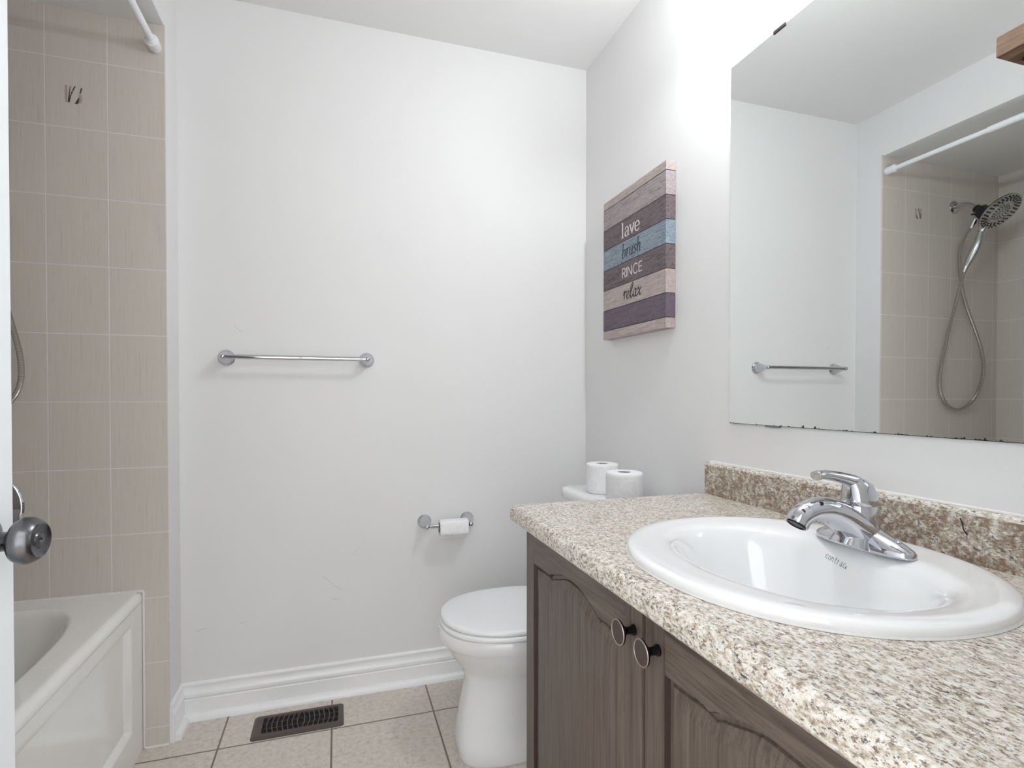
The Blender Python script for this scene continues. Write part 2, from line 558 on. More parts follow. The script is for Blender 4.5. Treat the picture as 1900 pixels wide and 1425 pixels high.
# ------------------------------------------------------------------ bathtub
RZ = 0.490; XT = -0.569
tub = root('bathtub', 'off-white alcove bathtub with a recessed front panel, against the tiled wall', 'bathtub', ((XT + XB) / 2, 1.16, 0))
bm = bmesh.new()
cx, cy = -0.940, 1.160
def rect_ring(x0, x1, y0, y1, z, seg=96):
    out = []
    for i in range(seg):
        t_ = 2 * PI * i / seg
        c, s = math.cos(t_), math.sin(t_)
        m = max(abs(c) / ((x1 - x0) / 2), abs(s) / ((y1 - y0) / 2))
        out.append(V((x0 + x1) / 2 + c / m, (y0 + y1) / 2 + s / m, z))
    return out
rings = []
def tr(off, z):
    r = rect_ring(XB + 0.002, XT - off, YN + 0.002, YE - 0.001, z, 480)
    return r
rings += [tr(0.004, RZ - 0.032), tr(0.0, RZ - 0.026), tr(0.0, RZ - 0.018), tr(0.0025, RZ - 0.010), tr(0.0075, RZ - 0.0045), tr(0.0135, RZ - 0.0012), tr(0.018, RZ), tr(0.021, RZ)]
def snap(ring):
    return ring
ex = [(0.3015, 0.686, RZ, 4.4), (0.2975, 0.682, RZ, 4.4), (0.291, 0.676, RZ - 0.004, 4.4), (0.286, 0.670, RZ - 0.016, 4.4), (0.278, 0.652, RZ - 0.08, 4.2), (0.268, 0.62, RZ - 0.20, 4.0), (0.252, 0.58, RZ - 0.30, 3.8), (0.22, 0.53, RZ - 0.345, 3.6), (0.12, 0.42, RZ - 0.355, 3)]
def aring(a, b, z, n):
    out = []
    # angles follow the rectangle ring so the quads stay even
    for p in rect_ring(XB + 0.002, XT, YN + 0.002, YE - 0.001, 0, 480):
        dx_, dy_ = p.x - cx, p.y - cy
        k = ((abs(dx_) / a) ** n + (abs(dy_) / b) ** n) ** (-1 / n)
        out.append(V(cx + dx_ * k, cy + dy_ * k, z))
    return out
for a, b, z, n in ex:
    rings.append(aring(a, b, z, n))
loft(bm, rings, cap0=False, cap1=True)
finish('basin', bm, M['acrylic'], tub, angle=60)
# front panel: relief z(y) as a fine grid
bm = bmesh.new()
def sstep(e0, e1, x):
    t_ = max(0, min(1, (x - e0) / (e1 - e0)))  # e0 > e1 gives a falling step
    return t_ * t_ * (3 - 2 * t_)
ys = [YN + 0.004, 0.45, 0.47] + [0.478 + i * 0.003 for i in range(12)] + [0.6 + i * 0.08 for i in range(15)] + [1.78 + i * 0.003 for i in range(24)] + [1.88, YE - 0.001]
zs = [0.0, 0.03, 0.06, 0.085] + [0.095 + i * 0.0022 for i in range(14)] + [0.16 + i * 0.03 for i in range(8)] + [0.39, 0.400, 0.406, 0.410, 0.4125, 0.415, 0.4165, 0.418, 0.43, 0.45, RZ - 0.022]
def relief(y, z):
    top = 1 - sstep(0.4135, 0.4170, z)
    bot = sstep(0.100, 0.122, z)
    r = 1 - sstep(1.800, 1.832, y)
    l = sstep(0.478, 0.508, y)
    return top * bot * r * l
grid = [[bm.verts.new((XT - 0.005 - 0.013 * relief(y, z), y, z)) for y in ys] for z in zs]
for a in range(len(zs) - 1):
    for b in range(len(ys) - 1):
        bm.faces.new((grid[a][b], grid[a][b + 1], grid[a + 1][b + 1], grid[a + 1][b]))
ret = bmesh.ops.extrude_face_region(bm, geom=bm.faces[:])
for e in ret['geom']:
    if isinstance(e, bmesh.types.BMVert):
        e.co.x = XT - 0.03
finish('front_panel', bm, M['acrylic'], tub, angle=50)
bm = bmesh.new()
tube(bm, [V(XT - 0.001, YE - 0.001, 0.004), V(XT - 0.001, YE - 0.001, RZ - 0.002)], 0.0035, 8)
tube(bm, [V(XT, YE - 0.002, RZ), V(XB + 0.003, YE - 0.002, RZ + 0.002)], 0.0045, 8)
finish('caulk_bead', bm, M['caulk'], tub)

# ------------------------------------------------------------------ shower fittings
FX = -0.983
sh = root('hand_shower_set', 'chrome shower head with hand shower and hanging steel hose on the tiled wall', 'shower head', (FX, YE, 2.035))
bm = bmesh.new()
lathe(bm, (FX, YE, 2.035), (0, -1, 0), [(0, 0.031), (0.003, 0.031), (0.007, 0.027), (0.010, 0.016), (0.0105, 0.011)], 40)
finish('flange', bm, M['soft_chrome'], sh)
bm = bmesh.new()
tube(bm, smooth_path([(FX, YE - 0.004, 2.035), (FX, YE - 0.04, 2.036), (FX, YE - 0.075, 2.020), (FX, YE - 0.105, 1.994)], 8), 0.0105, 16)
finish('arm', bm, M['soft_chrome'], sh)
# black diverter block
bm = bmesh.new()
a0 = V(FX, YE - 0.098, 2.000); adir = V(0, -0.72, -0.69).normalized()
lathe(bm, a0, adir, [(0, 0.016), (0.004, 0.019), (0.022, 0.019), (0.026, 0.016)], 10)
lathe(bm, a0 + adir * 0.022, adir, [(0, 0.024), (0.006, 0.031), (0.045, 0.033), (0.052, 0.029)], 8)
lathe(bm, a0 + adir * 0.045 + V(0, 0.012, 0.004), V(0, -0.5, -0.86), [(-0.02, 0.02), (0.0, 0.024), (0.04, 0.024), (0.046, 0.02)], 8)
finish('diverter', bm, M['black'], sh, angle=30)
bm = bmesh.new()
lathe(bm, a0 + adir * 0.022 + V(0.018, 0, -0.014), V(0.75, 0.3, -0.25), [(0, 0.006), (0.010, 0.006), (0.022, 0.0075), (0.030, 0.005), (0.032, 0.001)], 14)
finish('diverter_lever', bm, M['chrome'], sh)
# spray disc
th = math.radians(42)
dn = V(0.0, -math.sin(th), -math.cos(th)); dc = V(FX, 1.722, 1.948)
bm = bmesh.new()
lathe(bm, dc, dn, [(-0.034, 0.024), (-0.026, 0.042), (-0.016, 0.074), (-0.008, 0.090), (-0.002, 0.093), (0.0, 0.092)], 64, cap1=False)
finish('head_shell', bm, M['black'], sh)
bm = bmesh.new()
lathe(bm, dc, dn, [(-0.001, 0.093), (0.002, 0.093), (0.004, 0.090), (0.003, 0.087), (0.0025, 0.053), (0.006, 0.050), (0.0075, 0.047), (0.006, 0.044), (0.004, 0.042), (0.0045, 0.02), (0.005, 0.002)], 64)
fp = finish('spray_face', bm, M['soft_chrome'], sh)
a_, u_, v_ = frame_of(dn)
bm = bmesh.new()
for rad, cnt, rr in ((0.081, 30, 0.0030), (0.071, 26, 0.0032), (0.061, 20, 0.0030), (0.036, 18, 0.0024), (0.028, 14, 0.0024), (0.019, 10, 0.0022), (0.009, 6, 0.0022)):
    for i in range(cnt):
        an = 2 * PI * (i + (0.5 if int(rad * 1000) % 2 else 0)) / cnt
        c = dc + (u_ * math.cos(an) + v_ * math.sin(an)) * rad
        rdir = (u_ * math.cos(an) + v_ * math.sin(an)); tdir = a_.cross(rdir)
        ring = [c + dn * 0.0052 + rdir * math.cos(2 * PI * k / 8) * rr * 1.5 + tdir * math.sin(2 * PI * k / 8) * rr for k in range(8)]
        ring0 = [p - dn * 0.004 for p in ring]
        loft(bm, [ring0, ring])
noz = finish('nozzles', bm, M['black'], fp)
# the hand shower
hb = V(-0.958, 1.846, 1.722); ht = V(FX + 0.002, 1.800, 1.868)
bm = bmesh.new()
path = smooth_path([hb, hb.lerp(ht, 0.3) + V(0, -0.004, 0.0), hb.lerp(ht, 0.65) + V(0, -0.008, 0), ht, V(FX, 1.786, 1.902)], 8)
n = len(path)
def hr(s):
    return 0.0128 + 0.0080 * math.sin(min(1, s / 0.8) * PI) + (0.004 if s > 0.8 else 0)
tube(bm, path, [hr(i / (n - 1)) for i in range(n)], 20)
finish('hand_grip', bm, M['soft_chrome'], sh)
bm = bmesh.new()
hd = (hb - ht).normalized()
lathe(bm, hb - hd * 0.002, hd, [(0, 0.0125), (0.003, 0.0130), (0.032, 0.0100), (0.034, 0.0075)], 20)
finish('hose_nut', bm, M['soft_chrome'], sh)
nut_end = hb + hd * 0.03
bm = bmesh.new()
hose = smooth_path([nut_end, (-0.945, 1.872, 1.60), (-0.915, 1.890, 1.44), (-0.880, 1.897, 1.29), (-0.8610, 1.899, 1.18), (-0.872, 1.900, 1.10), (-0.925, 1.902, 1.040), (-1.000, 1.903, 1.020),
                    (-1.075, 1.903, 1.045), (-1.140, 1.903, 1.110), (-1.178, 1.903, 1.215), (-1.160, 1.903, 1.330), (-1.105, 1.903, 1.44), (-1.048, 1.903, 1.545), (-1.01, 1.900, 1.64),
                    (-0.985, 1.895, 1.74), (-0.972, 1.884, 1.82), (-0.978, 1.862, 1.885), (-0.985, 1.842, 1.915)], 10)
tube(bm, hose, 0.0073, 12)
finish('hose', bm, M['hose'], sh)
bm = bmesh.new()
lathe(bm, (-0.985, 1.846, 1.906), V(0, -0.45, 0.9), [(0, 0.008), (0.003, 0.011), (0.03, 0.0115), (0.045, 0.010)], 16)
finish('hose_nut', bm, M['soft_chrome'], sh)

va = root('shower_valve', 'round chrome shower valve plate on the tile, half behind the open door', 'shower valve', (-0.966, YE, 0.768))
bm = bmesh.new()
lathe(bm, (-0.966, YE, 0.768), (0, -1, 0), [(0, 0.0998), (0.002, 0.0998), (0.005, 0.096), (0.008, 0.088), (0.0085, 0.080), (0.012, 0.070), (0.020, 0.050), (0.026, 0.032), (0.045, 0.028), (0.046, 0.02)], 72)
finish('escutcheon', bm, M['chrome'], va)
bm = bmesh.new()
lathe(bm, (-0.966, YE - 0.044, 0.768), (0, -1, 0), [(0, 0.026), (0.02, 0.027), (0.028, 0.022), (0.03, 0.01)], 40)
tube(bm, smooth_path([(-0.966, YE - 0.060, 0.768), (-0.975, YE - 0.068, 0.735), (-0.990, YE - 0.075, 0.700)], 6), 0.008, 14)
finish('lever', bm, M['chrome'], va)

# curtain rod
rod = root('shower_curtain_rod', 'white tension shower curtain rod across the top of the tub opening', 'curtain rod', (-0.527, 1.16, 2.157))
bm = bmesh.new(); tube(bm, [V(-0.527, 1.90, 2.157), V(-0.527, 1.28, 2.157)], 0.0105, 24); finish('inner_tube', bm, M['rod'], rod)
bm = bmesh.new(); lathe(bm, (-0.527, 1.50, 2.157), (0, -1, 0), [(0, 0.0112), (0.002, 0.0130), (1.08, 0.0130), (1.081, 0.011)], 24); finish('outer_tube', bm, M['rod'], rod)
for y0, dr in ((YE - 0.001, -1), (YN + 0.001, 1)):
    bm = bmesh.new()
    lathe(bm, (-0.527, y0, 2.157), (0, dr, 0), [(0, 0.0170), (0.003, 0.0180), (0.032, 0.0180), (0.034, 0.0195), (0.040, 0.0195), (0.043, 0.0145), (0.048, 0.0125)], 28)
    finish('end_cap', bm, M['rod'], rod)

# adhesive marks on a tile
mk = root('adhesive_residue', 'brown sticker glue streaks left on an upper wall tile', 'residue', (-0.738, YE, 1.98))
def streak(bm, pts, w, mi=0):
    for (x0, z0, w0), (x1, z1, w1) in zip(pts, pts[1:]):
        vs = [V(x0 - w0 / 2, YE - 0.0010, z0), V(x0 + w0 / 2, YE - 0.0010, z0), V(x1 + w1 / 2, YE - 0.0010, z1), V(x1 - w1 / 2, YE - 0.0010, z1)]
        loft(bm, [[p + V(0, 0.0009, 0) for p in vs], vs], mi=mi)
bm = bmesh.new()
streak(bm, [(-0.7460, 2.003, .0012), (-0.7485, 1.980, .0022), (-0.7515, 1.956, .0024)], 0)
streak(bm, [(-0.7345, 2.004, .0030), (-0.7400, 1.990, .0030)], 0)
streak(bm, [(-0.7408, 1.9885, .0030), (-0.7440, 1.980, .0028)], 0)
streak(bm, [(-0.7445, 1.9785, .0028), (-0.7475, 1.966, .0028), (-0.7495, 1.955, .0028)], 0)
streak(bm, [(-0.7180, 2.001, .0030), (-0.7220, 1.984, .0026)], 0)
streak(bm, [(-0.7245, 1.972, .0016), (-0.7290, 1.960, .0060), (-0.7310, 1.953, .0068)], 0)
finish('streak', bm, M['residue'], mk, smooth=False)
bm = bmesh.new()
streak(bm, [(-0.7560, 2.004, .006), (-0.7555, 1.956, .0035)], 0)
finish('pale_streak', bm, M['residue_pale'], mk, smooth=False)
bm = bmesh.new()
streak(bm, [(-0.7215, 1.981, .006), (-0.7200, 1.967, .007), (-0.7230, 1.956, .006)], 0)
finish('pale_streak', bm, M['residue_pale'], mk, smooth=False)

# ------------------------------------------------------------------ towel bar and paper holder on the far wall
def wall_post(x, z, tip, s=1.0, drop=0.0, yw=D):
    bm = bmesh.new()
    ax = V(0, -1, -drop).normalized()
    L = tip
    lathe(bm, (x, yw, z), V(0, -1, 0), [(0, 0.0275 * s), (0.004, 0.0275 * s), (0.007, 0.0250 * s), (0.0085, 0.0235 * s), (0.0095, 0.0238 * s), (0.013, 0.0225 * s), (0.015, 0.0200 * s)], 40)
    lathe(bm, V(x, yw - 0.0135, z), ax, [(0, 0.0208 * s), (0.012, 0.0190 * s), (0.026, 0.0145 * s), (0.038, 0.0105 * s), (0.044, 0.0090 * s), (0.047, 0.0095 * s), (0.050, 0.0082 * s)], 40)
    c = V(x, yw - 0.0135, z) + ax * 0.055
    lathe(bm, c, ax, [(-0.0098 * math.cos(a * PI / 12), max(1e-5, 0.0098 * math.sin(a * PI / 12))) for a in range(13)], 28)
    return bm, c
tb = root('towel_bar', 'chrome towel bar on round posts across the plain far wall', 'towel bar', (-0.128, D, 1.22))
ends = []
for x in (-0.360, 0.104):
    bm, c = wall_post(x, 1.220, 0.07)
    finish('post', bm, M['chrome'], tb); ends.append(c)
bm = bmesh.new(); tube(bm, [ends[0] + V(0.003, 0, 0), ends[1] - V(0.003, 0, 0)], 0.0078, 24); finish('bar', bm, M['chrome'], tb)

th_ = root('toilet_paper_holder', 'chrome two-post toilet paper holder low on the far wall', 'toilet paper holder', (0.398, D, 0.61))
ends = []
for x in (0.315, 0.481):
    bm, c = wall_post(x, 0.612, 0.07, 0.95, drop=0.12)
    finish('post', bm, M['chrome'], th_); ends.append(c)
bm = bmesh.new()
p0, p1 = ends
lathe(bm, p0, (1, 0, 0), [(0.006, 0.0035), (0.014, 0.0035), (0.0142, 0.0070), (0.045, 0.0070), (0.0455, 0.0085), (0.049, 0.0085), (0.1515, 0.0085), (0.152, 0.0035), (0.160, 0.0035)], 28)
finish('roller', bm, M['chrome'], th_)

hr_ = root('toilet_paper_roll', 'nearly used flat-sided toilet paper roll on the chrome holder', 'toilet paper roll', (0.414, p0.y, p0.z - 0.005), 'toilet paper rolls')
bm = bmesh.new()
cz = p0.z - 0.007
rr = [[V(x, p0.y + q.x, cz + q.y) for q in sell(0, 0, 0.026, 0.0295, 0, 3.6, 40)] for x in (0.361, 0.467)]
inner = [[V(x, p0.y + 0.0195 * math.cos(2 * PI * i / 40), cz + 0.0195 * math.sin(2 * PI * i / 40)) for i in range(40)] for x in (0.467, 0.361)]
loft(bm, rr + inner + [rr[0]], cap0=False, cap1=False)
# loose last sheet hanging behind the front face
box(bm, 0.361, 0.462, p0.y + 0.017, p0.y + 0.0185, cz - 0.045, cz + 0.01)
finish('paper', bm, M['tissue'], hr_, bevel=0.0015)
bm = bmesh.new()
ro = [[V(x, p0.y + r * math.cos(2 * PI * i / 32), cz + r * math.sin(2 * PI * i / 32)) for i in range(32)] for x, r in ((0.3605, 0.0194), (0.4675, 0.0194), (0.4675, 0.0182), (0.3605, 0.0182), (0.3605, 0.0194))]
loft(bm, ro, False, False)
finish('core', bm, M['cardboard'], hr_)

# ------------------------------------------------------------------ floor register
fr = root('floor_register', 'brown metal floor register set in the tiles below the far baseboard', 'floor vent', (-0.123, 1.925, 0))
RX0, RX1, RY0, RY1 = -0.267, 0.018, 1.857, 1.992
bm = bmesh.new()
def rr_ring(x0, x1, y0, y1, z, r, seg=8):
    out = []
    for (cx_, cy_, a0_) in ((x1 - r, y1 - r, 0), (x0 + r, y1 - r, 90), (x0 + r, y0 + r, 180), (x1 - r, y0 + r, 270)):
        for k in range(seg + 1):
            a = math.radians(a0_ + 90 * k / seg)
            out.append(V(cx_ + r * math.cos(a), cy_ + r * math.sin(a), z))
    return out
IX0, IX1, IY0, IY1 = -0.237, 0.000, 1.882, 1.972
loft(bm, [rr_ring(RX0, RX1, RY0, RY1, 0.0005, 0.012), rr_ring(RX0, RX1, RY0, RY1, 0.002, 0.012), rr_ring(RX0 + 0.004, RX1 - 0.004, RY0 + 0.004, RY1 - 0.004, 0.005, 0.010),
          rr_ring(RX0 + 0.010, RX1 - 0.010, RY0 + 0.010, RY1 - 0.010, 0.0065, 0.008), rr_ring(IX0, IX1, IY0, IY1, 0.0065, 0.006), rr_ring(IX0 + 0.001, IX1 - 0.001, IY0 + 0.001, IY1 - 0.001, 0.001, 0.005)], False, False)
finish('frame', bm, M['register'], fr)
bm = bmesh.new()
NF = 15
for k in range(NF + 1):
    u0 = IX0 + 0.000 + (IX1 - IX0) * k / NF
    s = -1 if k < NF / 2 else 1
    if k in (0, NF):
        continue
    pts = []
    for i in range(13):
        q = i / 12
        y = IY0 + (IY1 - IY0) * q
        pts.append((u0 + s * 0.0065 * (math.sin(q * PI)) - s * 0.003, y))
    l = [V(x - 0.0016, y, 0.0062) for x, y in pts]; r = [V(x + 0.0016, y, 0.0062) for x, y in pts]
    lb = [p - V(0, 0, 0.004) for p in l]; rb = [p - V(0, 0, 0.004) for p in r]
    loft(bm, [[l[i], r[i], rb[i], lb[i]] for i in range(13)])
finish('louvers', bm, M['register'], fr)
bm = bmesh.new()
for y in (1.912, 1.943):
    box(bm, IX0, IX1, y - 0.001, y + 0.001, 0.0012, 0.0026)
finish('cross_bars', bm, M['register'], fr, smooth=False)
bm = bmesh.new(); box(bm, IX0 - 0.003, IX1 + 0.003, IY0 - 0.003, IY1 + 0.003, 0.0003, 0.0009)  # flat sheet, its dark colour stands in for the shadow inside the duct
finish('duct_shadow_sheet', bm, M['dark'], fr, smooth=False)

# ------------------------------------------------------------------ toilet (tank against the mirror wall, bowl towards the tub)
TY = 1.61
tl = root('toilet', 'white two-piece toilet with closed lid, beyond the vanity cabinet', 'toilet', (0.62, TY, 0))
bm = bmesh.new()
prof = [  # z, front x, back x, half width, exponent
    (0.000, 0.350, 0.860, 0.105, 3.6), (0.012, 0.345, 0.862, 0.112, 3.6), (0.055, 0.343, 0.862, 0.112, 3.4), (0.100, 0.350, 0.860, 0.106, 3.2),
    (0.190, 0.366, 0.860, 0.098, 2.9), (0.235, 0.370, 0.862, 0.104, 2.5), (0.270, 0.355, 0.866, 0.130, 2.2), (0.310, 0.325, 0.872, 0.160, 2.1),
    (0.335, 0.308, 0.876, 0.172, 2.1), (0.348, 0.300, 0.878, 0.176, 2.15), (0.356, 0.293, 0.880, 0.181, 2.15), (0.375, 0.289, 0.882, 0.184, 2.15), (0.392, 0.291, 0.880, 0.183, 2.15), (0.396, 0.298, 0.874, 0.178, 2.15)]
loft(bm, [sell((f + b) / 2, TY, (b - f) / 2, hw, z, n, 72) for z, f, b, hw, n in prof])
finish('bowl', bm, M['porcelain'], tl, angle=50)
def lid_rings(f, b, hw, zs_):
    return [sell((f + b) / 2, TY, (b - f) / 2 - i_, hw - i_, z, 2.25, 72) for z, i_ in zs_]
bm = bmesh.new(); loft(bm, lid_rings(0.294, 0.760, 0.184, [(0.396, 0.006), (0.399, 0.001), (0.404, 0.0), (0.410, 0.001), (0.4125, 0.005)]))
finish('seat', bm, M['seat_plastic'], tl, angle=50)
bm = bmesh.new(); loft(bm, lid_rings(0.298, 0.755, 0.181, [(0.414, 0.004), (0.416, 0.001), (0.421, 0.0), (0.426, 0.002), (0.4285, 0.006), (0.4295, 0.014), (0.4302, 0.06), (0.4305, 0.12)]))
finish('lid', bm, M['seat_plastic'], tl, angle=50)
for yy in (TY - 0.075, TY + 0.075):
    bm = bmesh.new()
    lathe(bm, (0.752, yy - 0.02, 0.412), (0, 1, 0), [(0, 0.010), (0.002, 0.012), (0.038, 0.012), (0.04, 0.010)], 20)
    finish('hinge', bm, M['seat_plastic'], tl)
bm = bmesh.new()
loft(bm, [sell(0.873, TY, 0.085 + k, 0.200 + k * 2, z, 6, 72) for z, k in ((0.395, -0.010), (0.41, 0.0), (0.55, 0.004), (0.72, 0.010), (0.724, 0.008))])
finish('tank', bm, M['porcelain'], tl, angle=50)
bm = bmesh.new()
loft(bm, [sell(0.866, TY, 0.100 - i_, 0.224 - i_, z, 7, 96) for z, i_ in ((0.724, 0.006), (0.728, 0.001), (0.746, 0.0), (0.755, 0.002), (0.760, 0.008), (0.762, 0.018))])
finish('tank_lid', bm, M['porcelain'], tl, angle=50)
bm = bmesh.new()
lathe(bm, (0.772, TY + 0.15, 0.68), (-1, 0, 0), [(0, 0.012), (0.008, 0.012), (0.010, 0.006), (0.018, 0.006)], 20)
tube(bm, [V(0.756, TY + 0.155, 0.682), V(0.754, TY + 0.10, 0.672), V(0.754, TY + 0.07, 0.668)], [0.005, 0.005, 0.007], 12)
finish('flush_lever', bm, M['chrome'], tl)

# spare rolls on the tank lid
def paper_roll(x, y, z0, h, r, label, tilt=0):
    ro = root('toilet_paper_roll', label, 'toilet paper roll', (x, y, z0), 'toilet paper rolls')
    bm = bmesh.new()
    seg = 64
    def rg(z, rad, amp=0):
        return [V(x + (rad + amp * math.sin(3 * t_ + z * 90) * 0.4) * math.cos(t_), y + (rad + amp * math.sin(5 * t_ + z * 60)) * math.sin(t_), z) for t_ in [2 * PI * i / seg for i in range(seg)]]
    rings = [rg(z0, 0.0205), rg(z0, r - 0.003), rg(z0 + 0.002, r - 0.0005)]
    for k in range(1, 8):
        rings.append(rg(z0 + h * k / 8, r, 0.0006))
    rings += [rg(z0 + h - 0.003, r), rg(z0 + h, r - 0.003), rg(z0 + h + 0.0005, r * 0.7), rg(z0 + h, 0.0205), rg(z0 + 0.001, 0.0205)]
    loft(bm, rings, False, False)
    finish('paper', bm, M['tissue'], ro, angle=60)
    bm = bmesh.new()
    a, b = 0.0204, 0.0192
    loft(bm, [rg(z0 + 0.0015, a), rg(z0 + h - 0.002, a), rg(z0 + h - 0.002, b), rg(z0 + 0.0015, b), rg(z0 + 0.0015, a)], False, False)
    finish('core', bm, M['cardboard'], ro)
    return ro
paper_roll(0.861, 1.660, 0.7622, 0.098, 0.0545, 'full toilet paper roll on the tank lid, partly hidden behind another roll')
paper_roll(0.824, 1.447, 0.7622, 0.099, 0.0545, 'full toilet paper roll on the tank lid, nearer the vanity, in front of another')

# ------------------------------------------------------------------ vanity cabinet
XC = 0.438
vc = root('vanity_cabinet', 'dark grey-brown oak vanity cabinet with arched doors under the speckled countertop', 'cabinet', (0.70, 0.69, 0))
bm = bmesh.new()
box(bm, XC + 0.020, XC + 0.040, YF + 0.003, 1.240, 0.09, 0.7805)
box(bm, XC + 0.040, W - 0.002, 1.224, 1.240, 0.09, 0.7805)
box(bm, XC + 0.040, W - 0.002, YF + 0.003, YF + 0.019, 0.09, 0.7805)
box(bm, XC + 0.040, W - 0.002, YF + 0.019, 1.224, 0.09, 0.106)
box(bm, W - 0.012, W - 0.002, YF + 0.019, 1.224, 0.106, 0.7805)
box(bm, XC + 0.085, W - 0.002, YF + 0.003, 1.238, 0.0, 0.09)
finish('body', bm, M['oak'], vc, bevel=0.0015)

def offset_loop(pts, d):
    n_ = len(pts)
    out = []
    for i in range(n_):
        a, b, c = Vector(pts[i - 1]), Vector(pts[i]), Vector(pts[(i + 1) % n_])
        e1 = (b - a).normalized(); e2 = (c - b).normalized()
        n1 = Vector((-e1.y, e1.x)); n2 = Vector((-e2.y, e2.x))
        m = (n1 + n2)
        m = m.normalized() / max(0.35, m.normalized().dot(n1)) if m.length > 1e-6 else n1
        out.append((b.x + m.x * d, b.y + m.y * d))
    return out

def cab_door(y0, y1, knob_y, knob_z, lab):
    """door between y0<y1 (y1 is further from the camera), face at XC"""
    zt, zb = 0.764, 0.100
    st = 0.048
    p0, p1 = y0 + st, y1 - st - 0.002
    zc = 0.697
    mid = (p0 + p1) / 2; hw = (p1 - p0) / 2
    arch = []
    N = 72
    for i in range(N + 1):
        y = p1 + (p0 - p1) * i / N
        s = abs(y - mid) / hw
        z = zc + 0.005 * sstep(1.0, 0.6, s) - 0.004 * sstep(0.62, 0.55, s) + 0.004 * sstep(0.54, 0.50, s) + 0.024 * sstep(0.60, 0.10, s)
        arch.append((y, z))
    loop = [(p0, zb + 0.06), (p1, zb + 0.06)] + arch      # counter-clockwise seen from +x
    bm = bmesh.new()
    # frame: four members, front face at XC, back at XC+.019
    def slab(poly, mi):
        loft(bm, [[V(XC + 0.019, y, z) for y, z in poly], [V(XC + 0.0, y, z) for y, z in poly]], mi=mi)
    slab([(y0, zb), (p0, zb), (p0, zt), (y0, zt)], 0)
    slab([(p1, zb), (y1, zb), (y1, zt), (p1, zt)], 0)
    slab([(p0, zb), (p1, zb), (p1, zb + 0.06), (p0, zb + 0.06)], 1)
    slab([(p1, zt), (p0, zt)] + list(reversed(arch)), 1)
    d = finish('door', bm, [M['oak'], M['oak_h']], vc, smooth=False, bevel=0.0018, bseg=2)
    # raised panel
    def inset(off):
        k = (hw - off) / hw
        o_ = [(p0 + off, zb + 0.06 + off), (p1 - off, zb + 0.06 + off)]
        return o_ + [(mid + (y - mid) * k, z - off) for y, z in arch]
    bm = bmesh.new()
    rg = []
    for off, x in ((0.0, 0.0015), (0.002, 0.0095), (0.009, 0.0105), (0.011, 0.0070), (0.030, 0.0022), (0.034, 0.0015)):
        rg.append([V(XC + x, y, z) for y, z in inset(off)])
    rv = loft(bm, rg, cap0=False, cap1=True)
    bm.faces.ensure_lookup_table()
    nl = len(loop)
    for k, f in enumerate(bm.faces):
        f.material_index = 1 if k < nl else 0
    finish('panel', bm, [M['oak'], M['reveal']], d, angle=18)
    # knob: the children of the door
    kx = XC
    bm = bmesh.new()
    lathe(bm, (kx, knob_y, knob_z), (-1, 0, 0), [(0, 0.0085), (0.003, 0.0085), (0.0045, 0.0065), (0.013, 0.0055), (0.018, 0.0085), (0.0225, 0.0155), (0.0255, 0.0195), (0.0280, 0.0198), (0.0290, 0.0192), (0.0290, 0.0180), (0.0283, 0.0175), (0.0283, 0.0001)], 44)
    k = finish('knob', bm, [M['bronze'], M['knob_face'], M['knob_ring']], d, angle=30)
    for p in k.data.polygons:
        r = math.hypot(p.center.y - knob_y, p.center.z - knob_z)
        if p.center.x < kx - 0.0280 and r < 0.0172:
            p.material_index = 1
        elif p.center.x < kx - 0.0279 and r >= 0.0172:
            p.material_index = 2
    return d
cab_door(0.716, 1.238, 0.738, 0.7275, '')
cab_door(0.184, 0.706, 0.6715, 0.7255, '')

# ------------------------------------------------------------------ countertop with backsplash
CT = 0.8215
ct = root('countertop', 'speckled beige laminate countertop with rounded front edge on the vanity', 'countertop', (0.70, 0.69, CT - 0.04))
SX, SY = 0.6964, 0.6884
bm = bmesh.new()
r = 0.016
XF = 0.4035
prof = []
# cross-section (x, z), front rounded
for k in range(0, 9):
    q = PI / 2 * k / 8
    prof.append((XF + r * (1 - math.sin(q)), CT - r * (1 - math.cos(q))))   # from top tangent going down
prof.append((XF, CT - 0.028))
for k in range(1, 7):
    q = PI / 2 * k / 6
    prof.append((XF + 0.012 * (1 - math.cos(q)), CT - 0.028 - 0.012 * math.sin(q)))
prof = [(XF + r, CT)] + [(XF + r * (1 - math.sin(PI / 2 * k / 8)), CT - r * (1 - math.cos(PI / 2 * k / 8))) for k in range(1, 9)] + prof[9:]
yA, yB = YF + 0.001, 1.262
xb = W - 0.021
under = [(XF + 0.05, CT - 0.040), (XF + 0.05, CT - 0.030), (xb, CT - 0.030)]
# front nose
nose = prof + [(XF + 0.05, CT - 0.040), (XF + 0.05, CT)]
loft(bm, [[V(x, yA, z) for x, z in nose], [V(x, yB, z) for x, z in nose]])
# slab with the oval cut-out: ring between rectangle and oval
N = 96
def rect_at(z):
    return [V(p.x, p.y, z) for p in rr]
def rect_pts(x0, x1, y0, y1, z):
    out = []
    for i in range(N):
        t_ = 2 * PI * i / N
        c, s = math.cos(t_), math.sin(t_)
        kx_ = ((x1 - SX) if c > 0 else (SX - x0)) / max(abs(c), 1e-6)
        ky_ = ((y1 - SY) if s > 0 else (SY - y0)) / max(abs(s), 1e-6)
        k = min(kx_, ky_)
        out.append(V(SX + c * k, SY + s * k, z))
    # put the nearest vertex exactly on every corner
    for xx in (x0, x1):
        for yy in (y0, y1):
            j = min(range(N), key=lambda q_: (out[q_] - V(xx, yy, z)).length)
            out[j] = V(xx, yy, z)
    return out
ov = lambda z: [V(SX + 0.215 * math.cos(2 * PI * i / N), SY + 0.245 * math.sin(2 * PI * i / N), z) for i in range(N)]
